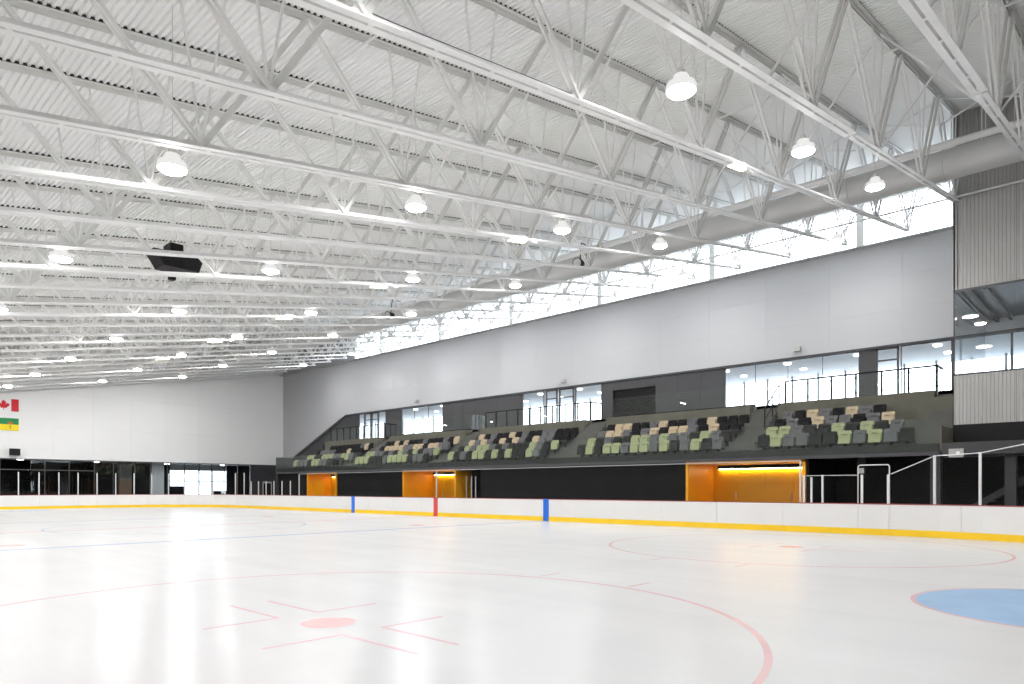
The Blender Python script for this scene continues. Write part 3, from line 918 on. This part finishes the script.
# ------------------------------------------------------------------ seats
def rounded_slab(w, h, r, t, curve=0.0, lean=0.0, n=4, z0=0.0, x0=0.0):
    """slab in the YZ plane, thickness along X, curved across its width"""
    pts = []
    for cy, cz, a0 in ((w / 2 - r, h - r, 0), (-w / 2 + r, h - r, 90), (-w / 2 + r * .6, r * .6, 180), (w / 2 - r * .6, r * .6, 270)):
        rr = r if a0 < 180 else r * .6
        for k in range(n + 1):
            a = radians(a0 + 90 * k / n)
            pts.append((cy + rr * cos(a), cz + rr * sin(a)))
    m = MB(); N = len(pts)
    def X(y, z): return x0 + lean * z - curve * (2 * y / w) ** 2
    vs = [(X(y, z), y, z0 + z) for y, z in pts] + [(X(y, z) + t, y, z0 + z) for y, z in pts]
    vs += [(X(0, h / 2), 0, z0 + h / 2), (X(0, h / 2) + t, 0, z0 + h / 2)]
    fs = [(i, (i + 1) % N, N + (i + 1) % N, N + i) for i in range(N)]
    fs += [(i, 2 * N, (i + 1) % N) for i in range(N)] + [(N + i, N + (i + 1) % N, 2 * N + 1) for i in range(N)]
    return m.add(vs, fs)
seat_me = {}
for cname, mt_ in SEATC.items():
    back = rounded_slab(.485, .46, .07, .035, curve=.035, lean=.14, z0=.36, x0=-.02)
    pan = rounded_slab(.44, .40, .05, .06, curve=.0, lean=.10, z0=.30, x0=-.15)
    hd = MB().box(-.17, -.08, -.10, .10, .66, .685)
    seat_me[cname] = (back.mesh('backrest', mt_), pan.mesh('seat', mt_), hd.mesh('seat_lip', mt_))
br = MB(); br.box(-.02, .04, -.05, .05, 0, .36); br.box(-.10, .08, -.07, .07, 0, .015); br.box(-.10, .02, -.23, .23, .29, .33)
br_me = br.mesh('bracket', BLACK)
K, G, Sg, Tn = 'black', 'pale green', 'grey', 'tan'
MAP = {'K': K, 'G': G, 'S': Sg, 'T': Tn}
def pat(s): return [MAP[c] for c in s]
def rnd_row(n, low):
    return [random.choices([K, G if low else Tn, Sg], [3, 3.4, 3.6] if low else [4.2, 3, 2.8])[0] for _ in range(n)]
layout = {   # row strings run from the left end (far) to the right end (near), front row first
    'nearest': (12.40, [pat('KGSSKKGSGSK'), pat('GGSKKGKGKS'), pat('KSKTSSKST'), pat('SKTSKTSK')]),
    'second': (22.15, [pat('KGKGGSGGSGKSGKS'), pat('GKSKKGGSGSSKGSK'), pat('STTSKSTKTTSKTKK'), pat('KTTKKSTKKSKTKKK')]),
    'third': (32.35, [rnd_row(15, True), rnd_row(15, True), pat('TSTSKTKTSKTSSKK'), pat('TKSKKTKSKKSSKKK')]),
    'fourth': (42.45, [rnd_row(15, True), rnd_row(15, True), rnd_row(15, False), rnd_row(15, False)]),
    'farthest': (51.2, [rnd_row(13, True), rnd_row(12, True), rnd_row(12, False), rnd_row(11, False)]),
}
rowname = ['front', 'second', 'third', 'top']
SP = .547
for bn, (ystart, rows) in layout.items():
    for r, cols in enumerate(rows):
        n = len(cols)
        ys = ystart - .27
        if bn == 'farthest': ys = ystart - .27 - (13 - n) * SP
        for i, c in enumerate(cols):
            y = ys - i * SP
            lab = '%s tip-up seat, %s row, %s seating block, %s from its left end' % (c, rowname[r], bn, ORD[i + 1])
            T = thing('stadium_seat', lab, 'seat', (ROWX[r] + .05, y, TREADZ[r]), 0, 'tip-up seats in the stands')
            me = seat_me[c]
            link('backrest', me[0], T); pan_ = link('seat', me[1], T); link('seat_lip', me[2], pan_); link('bracket', br_me, T)

# ------------------------------------------------------------------ guards and railings
gd = thing('glass_guard', 'long frameless glass guard along the front of the stands', 'glass guard', (28.0, 28, 3.05))
y = YBX + .1
while y < 52.4:
    y2 = min(y + 1.83, 52.4)
    MB().box(-.04, -.025, y + .006 - 28, y2 - .006 - 28, -.27, .92).build('glass_pane', GGLASS, gd); y = y2
MB().box(-.045, -.02, YBX + .1 - 28, 52.4 - 28, .92, .932).build('top_edge', CONC2, gd)
MB().box(-.06, 0.0, YBX + .1 - 28, 52.4 - 28, -.40, -.27).build('shoe', FRAME, gd)
def glass_guard(a, b, lab):
    g = thing('glass_guard', lab, 'glass guard', (XE, (a + b) / 2, ZF2))
    c = (a + b) / 2
    MB().box(-.05, .05, a - c, b - c, 0, .10).build('shoe', BLACK, g)
    n = round((b - a) / 1.5); st_ = (b - a) / n
    for i in range(n):
        MB().box(-.008, .008, a - c + i * st_ + .01, a - c + (i + 1) * st_ - .01, .10, 1.07).build('glass_pane', GGLASS, g)
    MB().box(-.015, .015, a - c, b - c, 1.07, 1.085).build('top_edge', FRAME, g)
    MB().box(0.0, 1.4, a - c, a - c + .016, .10, 1.07).build('glass_pane', GGLASS, g)
    MB().box(0.0, 1.4, a - c - .01, a - c + .03, 1.07, 1.085).build('top_edge', FRAME, g)
glass_guard(14.19, 22.63, 'frameless glass guard with black shoe behind the second seating block')
glass_guard(34.26, 42.77, 'frameless glass guard with black shoe behind the fourth seating block')
def post_rail(a, b, lab, back=True):
    g = thing('guard_rail', lab, 'railing', (XE, (a + b) / 2, ZF2))
    c = (a + b) / 2
    MB().bar((0, a - c, 1.07), (0, b - c, 1.07), .08, .07).build('top_rail', BLACK, g)
    n = max(2, round((b - a) / 1.0))
    for i in range(n + 1):
        y = a - c + (b - a) * i / n
        MB().box(-.035, .035, y - .035, y + .035, 0, 1.07).build('post', BLACK, g)
        po = g.children[-1] if False else COL.objects[-1]
        cl = MB()
        for z in (.22, .88): cl.box(-.045, -.02, y - .06, y + .06, z - .03, z + .03)
        cl.build('glass_clamp', BLACK, po)
    for i in range(n):
        y0, y1 = a - c + (b - a) * i / n, a - c + (b - a) * (i + 1) / n
        MB().box(-.045, -.035, y0 + .02, y1 - .02, .08, .98).build('glass_pane', GGLASS, g)
    if back:
        for y in (a - c,):
            MB().bar((0, y, 1.07), (1.1, y, 1.07), .08, .07).build('top_rail', BLACK, g)
            for x in (.55, 1.1): MB().box(x - .022, x + .022, y - .022, y + .022, 0, 1.07).build('post', BLACK, g)
    return g
post_rail(6.45, 12.70, 'black post railing with glass behind the nearest seating block')
post_rail(24.12, 32.9, 'black post railing with glass behind the third seating block')
post_rail(44.18, 51.9, 'black post railing with glass behind the farthest seating block')
# sloping stair handrails at aisles
for (y, w_) in ((12.98, 'beside the nearest seating block'),):
    h = thing('handrail', 'sloping black aisle handrail %s' % w_, 'handrail', (31.0, y, TREADZ[3]))
    dz = ZF2 - TREADZ[3]
    MB().bar((0, 0, .95), (1.75, 0, .95 + dz), .045, .045).build('rail', BLACK, h)
    MB().bar((0.1, 0, .52), (1.75, 0, .47 + dz), .03, .03).build('mid_rail', BLACK, h)
    for x, z in ((0.02, 0.0), (.9, .63), (1.73, dz)):
        MB().box(x - .02, x + .02, -.02, .02, z, z + .93 + (0 if x < .5 else (.04 if x < 1 else .02))).build('post', BLACK, h)

# ------------------------------------------------------------------ dark wall under the stands with orange portals
wd = setting('wall_under_stands', label='charcoal wall below the stands', cat='wall')
XW = 28.2
portals = [(10.2, 15.29, 30.6, 'widest orange entrance portal at the right', 0), (30.9, 35.87, 30.6, 'orange entrance portal at the centre line', 1), (43.95, 47.78, 30.2, 'small orange entrance portal at the far left', 2)]
PH = 2.55
def dark_panels(a, b):
    n = max(1, round((b - a) / 2.4)); s_ = (b - a) / n
    for i in range(n):
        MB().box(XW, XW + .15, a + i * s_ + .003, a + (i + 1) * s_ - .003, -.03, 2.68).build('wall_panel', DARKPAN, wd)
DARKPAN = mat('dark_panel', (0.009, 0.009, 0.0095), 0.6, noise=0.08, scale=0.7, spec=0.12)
ed = 52.4
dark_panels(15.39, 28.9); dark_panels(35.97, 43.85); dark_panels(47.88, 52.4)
for a, b, xbk, lab, idx in portals:
    c = (a + b) / 2
    p = thing('entrance_portal', lab, 'portal', (XW, c, 0))
    a_, b_ = a - c, b - c
    D_ = xbk - XW
    MB().box(-.12, D_, b_ - .02, b_ + .10, -.03, PH + .1).build('left_jamb', ORANGE, p)
    MB().box(-.12, D_, a_ - .10, a_ + .02, -.03, PH + .1).build('right_jamb', ORANGE, p)
    MB().box(-.12, D_, a_ - .10, b_ + .10, PH, PH + .13).build('head', ORANGE, p)
    n = 4
    s_ = (b_ - a_) / n
    for i in range(n):
        MB().box(D_ - .06, D_, a_ + i * s_ + .004, a_ + (i + 1) * s_ - .004, -.03, PH).build('back_panel', ORANGE2, p)
    MB().box(D_ - .30, D_ - .06, a_ + .05, b_ - .35, PH - .16, PH).build('light_cove', BLACK, p)
    MB().box(D_ - .16, D_ - .10, a_ + .05, b_ - .35, PH - .19, PH - .16).build('light_strip', ORGLOW, p)
    for i in (1, 3):
        y = a_ + i * s_
        MB().tube((D_ - .12, y + .1, .95), (D_ - .12, y + .1, 1.3), .018, 8).build('handle', ALU, p)
    if idx == 2:
        MB().box(.35, 1.35, b_ - .05, b_ - .02, 0, 2.1).build('door_leaf', ORANGE2, p)
        m = MB(); m.box(.30, .35, b_ - .06, b_ - .02, 0, 2.15); m.box(1.35, 1.40, b_ - .06, b_ - .02, 0, 2.15); m.box(.30, 1.40, b_ - .06, b_ - .02, 2.1, 2.15); m.build('door_frame', ORANGE, p)
# dark niche right of the centre portal
MB().box(XW + 1.2, XW + 1.3, 28.9, 30.8, -.03, 2.68).build('niche_wall', DARKER, wd)
MB().box(XW, XW + 1.3, 28.8, 28.9, -.03, 2.68).build('niche_side', DARKPAN, wd)
nd = thing('glass_door', 'pair of clear glass door leaves beside the centre orange portal', 'door', (XW + .4, 29.8, 0))
for y in (-.55, -.2, .15, .6):
    MB().box(-.02, .02, y - .03, y + .03, -.03, 2.2).build('stile', ALU, nd)
for y0, y1 in ((-.52, -.23), (.18, .57)): MB().box(-.006, .006, y0, y1, 0, 2.2).build('glass_pane', RGLASS, nd)
# right of the wide portal: deep dark recess under the corrugated room
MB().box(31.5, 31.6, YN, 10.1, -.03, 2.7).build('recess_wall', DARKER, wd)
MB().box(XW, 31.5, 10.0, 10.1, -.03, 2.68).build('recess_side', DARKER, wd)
MB().box(28.2, 28.4, YN, 5.6, -.03, .62).build('low_wall', CONC2, wd)
MB().box(28.2, 28.4, 5.7, 9.4, -.03, .62).build('low_wall', CONC2, wd)
for i, y in enumerate((5.65, 3.45)):
    o = tag(MB().box(28.4, 28.75, y - .16, y + .16, -.03, 2.7).build('column', DARKW), 'dark square column under the stands, %s' % ('left of the two at the right edge' if i == 0 else 'beside the right edge of the photo'), 'column')
SC = thing('under_stair', 'dark sloping stair stringer under the corrugated room', 'stairs', (29.5, 4.2, -.03))
m = MB(); m.bar((0, 1.1, .4), (0, -1.2, 1.95), .08, .22); m.build('stringer', DARKW, SC)
for i in range(9):
    MB().box(0, .9, .95 - i * .26, 1.2 - i * .26, .35 + .17 * i, .39 + .17 * i).build('tread', DARKW, SC)
m = MB()
m.bar((.45, .9, 0), (.45, .9, .5), .06, .06); m.bar((.45, -1.2, 0), (.45, -1.2, 1.8), .06, .06); m.build('support', DARKW, SC)
# small boxes seen behind the near glass
o = thing('emergency_light', 'pale grey emergency light box behind the near corner glass', 'light', (28.0, 4.93, 2.72))
MB().box(-.08, .0, -.22, .22, -.16, .14).build('housing', CORR, o)
MB().tube((-.10, -.06, -.01), (-.08, -.06, -.01), .06, 14).build('lens', WHITEP, o)
o = tag(MB().box(28.12, 28.2, 7.95, 8.13, 2.05, 2.25).build('junction_box', CORR), 'small grey junction box on the dark wall above the low glass', 'box')
MB().box(28.2, 28.24, 7.9, 8.2, 1.9, 2.68).build('box_mount', DARKER, o)

# ------------------------------------------------------------------ far storefront (below the end wall)
MX = [-5, -2, 0.3, 2.6, 4.9, 7.2, 9.6, 12.2, 15.24, 17.0, 18.9, 20.4, 22.14, 23.58, 24.98, 26.53, 27.9, 29.09, 30.4, 31.7, 33.0]
n0 = wi
for i in range(len(MX) - 1):
    a, b = MX[i], MX[i + 1]
    R = setting('window_%d' % wi); wi += 1
    dark = b < 19.5
    MB().box(a + .04, b - .04, YF + .08, YF + .1, .05, ZH - .1).build('pane', DGLASS if dark else GLASS, R)
    m = MB(); m.box(a - .03, a + .03, YF + .03, YF + .15, 0, ZH - .07); m.box(a, b, YF + .03, YF + .15, -.03, .06)
    if dark: m.box(a, b, YF + .04, YF + .14, 2.95, 3.03)
    m.build('window_frame', FRAME, R)
YB2 = 73.0
ls = setting('trim_2', label='dark concourse walls behind the far glazing', cat='wall')
for (a, b) in ((XL, 27.3), (33.2, 44)):
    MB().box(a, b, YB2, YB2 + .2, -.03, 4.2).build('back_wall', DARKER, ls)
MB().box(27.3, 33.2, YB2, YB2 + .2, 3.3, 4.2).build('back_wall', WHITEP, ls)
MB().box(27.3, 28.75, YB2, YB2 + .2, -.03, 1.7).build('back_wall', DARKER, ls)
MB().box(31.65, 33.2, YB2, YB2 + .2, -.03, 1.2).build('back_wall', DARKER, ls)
MB().box(XL, 44, YF + .3, YB2 + .2, ZH, ZH + .2).build('concourse_ceiling', LOBCEIL, ls)
MB().box(33.0, XR + .3, YF, YF + .2, -.03, ZH).build('corner_wall', DARKW, ls)
MB().box(XR, XR + .2, YF, YB2, -.03, ZH).build('side_wall', DARKW, ls)
MB().box(XL - .2, XL, YF, YB2, -.03, ZH).build('side_wall', DARKW, ls)
for i, (a, b) in enumerate(((21.2, 22.2), (23.9, 25.0))):
    tag(MB().box(a, b, YF + 1.0, YF + 1.5, -.03, ZH).build('column', WALLW if i else CONC2), 'pale square pillar behind the far glazing, %s' % ('left one' if i == 0 else 'right one'), 'column')
ed_ = setting('door_%d' % di); di += 1
for a in (27.3, 28.75, 30.2, 31.65):
    m = MB(); m.box(a, a + .06, YB2 + .05, YB2 + .15, -.03, 3.3); m.box(a, a + 1.45, YB2 + .05, YB2 + .15, 2.15, 2.25); m.build('door_frame', FRAME, ed_)
    MB().box(a + .06, a + 1.45, YB2 + .09, YB2 + .11, 0, 3.3).build('pane', GLASS, ed_)
for i, (x, y) in enumerate(((14.0, 69.5), (19.8, 70.0), (26, 70.2), (31.5, 70.2))):
    tag(MB().lathe([(.2, -.02), (.24, 0), (.24, .05)], 16, (x, y, ZH - .06)).build('disc_lamp', LOBLAMP), 'round lamp under the ceiling behind the far glazing, %s from the left' % ORD[i + 1], 'lamp', 'lamps behind the far glazing')
# dark door at the far right corner
o = thing('far_door', 'grey door in the dark corner wall at the far end', 'door', (34.8, YF, 0))
MB().box(-.5, .5, -.05, 0, -.03, 2.15).build('door_leaf', WALLW if False else CORR, o)
MB().box(-.4, .4, -.06, -.05, .2, 2.0).build('door_glass', DARKER, o)

# ------------------------------------------------------------------ flags and speaker on the far wall
FR = mat('flag_red', (0.62, 0.02, 0.03), 0.7); FW = mat('flag_white', (0.82, 0.82, 0.82), 0.7)
FG = mat('flag_green', (0.01, 0.24, 0.07), 0.7); FY = mat('flag_yellow', (0.88, 0.68, 0.02), 0.7); FO = mat('lily_orange', (0.75, 0.12, 0.02), 0.7)
fx0, fx1, fz0, fz1 = 11.42, 13.42, 7.68, 8.66
F1 = thing('canada_flag', 'red and white maple leaf flag hanging on the far white wall', 'flag', (12.42, YF - .03, 8.17))
MB().box(-1.0, -.5, -.04, -.02, -.49, .49).build('red_band', FR, F1)
MB().box(.5, 1.0, -.04, -.02, -.49, .49).build('red_band', FR, F1)
MB().box(-.5, .5, -.04, -.02, -.49, .49).build('white_field', FW, F1)
half = [(0, .42), (.09, .26), (.17, .30), (.13, .06), (.25, .17), (.28, .10), (.40, .13), (.36, 0), (.40, -.04), (.19, -.20), (.22, -.27), (.03, -.24), (.02, -.42)]
leaf = half + [(-x, z) for x, z in reversed(half[1:])]
MB().prism(leaf, 'xz', -.05, -.04).build('maple_leaf', FR, F1)
MB().tube((-1.02, -.03, .5), (1.02, -.03, .5), .015, 6).build('rod', ALU, F1)
MB().box(-1, 1, -.02, 0, .46, .5).build('batten', FW, F1)
F2 = thing('green_yellow_flag', 'green over yellow flag with a lily, below the maple leaf flag', 'flag', (12.42, YF - .03, 6.62))
MB().box(-1.0, 1.0, -.04, -.02, 0, .49).build('green_band', FG, F2)
MB().box(-1.0, 1.0, -.04, -.02, -.49, 0).build('yellow_band', FY, F2)
MB().box(-1, 1, -.02, 0, .46, .5).build('batten', FG, F2)
m = MB(); m.prism([(.42, -.36), (.45, -.36), (.45, .05), (.42, .05)], 'xz', -.05, -.04)
m.prism([(.44, -.2), (.58, -.1), (.5, -.18), (.44, -.26)], 'xz', -.05, -.04); m.prism([(.43, -.2), (.29, -.1), (.37, -.18), (.43, -.26)], 'xz', -.05, -.04)
m.build('lily_stem', FG, F2)
m = MB()
for a in (-55, -20, 20, 55):
    ar = radians(a); ux, uz = sin(ar), cos(ar)
    m.prism([(.435, .02), (.435 + ux * .13 - uz * .04, .02 + uz * .13 + ux * .04), (.435 + ux * .24, .02 + uz * .24), (.435 + ux * .13 + uz * .04, .02 + uz * .13 - ux * .04)], 'xz', -.052 - a * 1e-5, -.041)
m.build('lily_flower', FO, F2)
m = MB(); m.prism([(-.7, .40), (-.4, .40), (-.4, .22), (-.55, .08), (-.7, .22)], 'xz', -.05, -.04); m.build('shield', FY, F2)
SPK = thing('wall_speaker', 'black box speaker on the far white wall below the flags', 'speaker', (13.12, YF, 4.4))
MB().box(-.34, .34, -.42, -.12, -.27, .27).build('cabinet', BLACK, SPK)
MB().box(-.30, .30, -.43, -.42, -.23, .23).build('grille', GR, SPK)
MB().box(-.05, .05, -.12, 0, -.05, .05).build('bracket', FRAME, SPK)
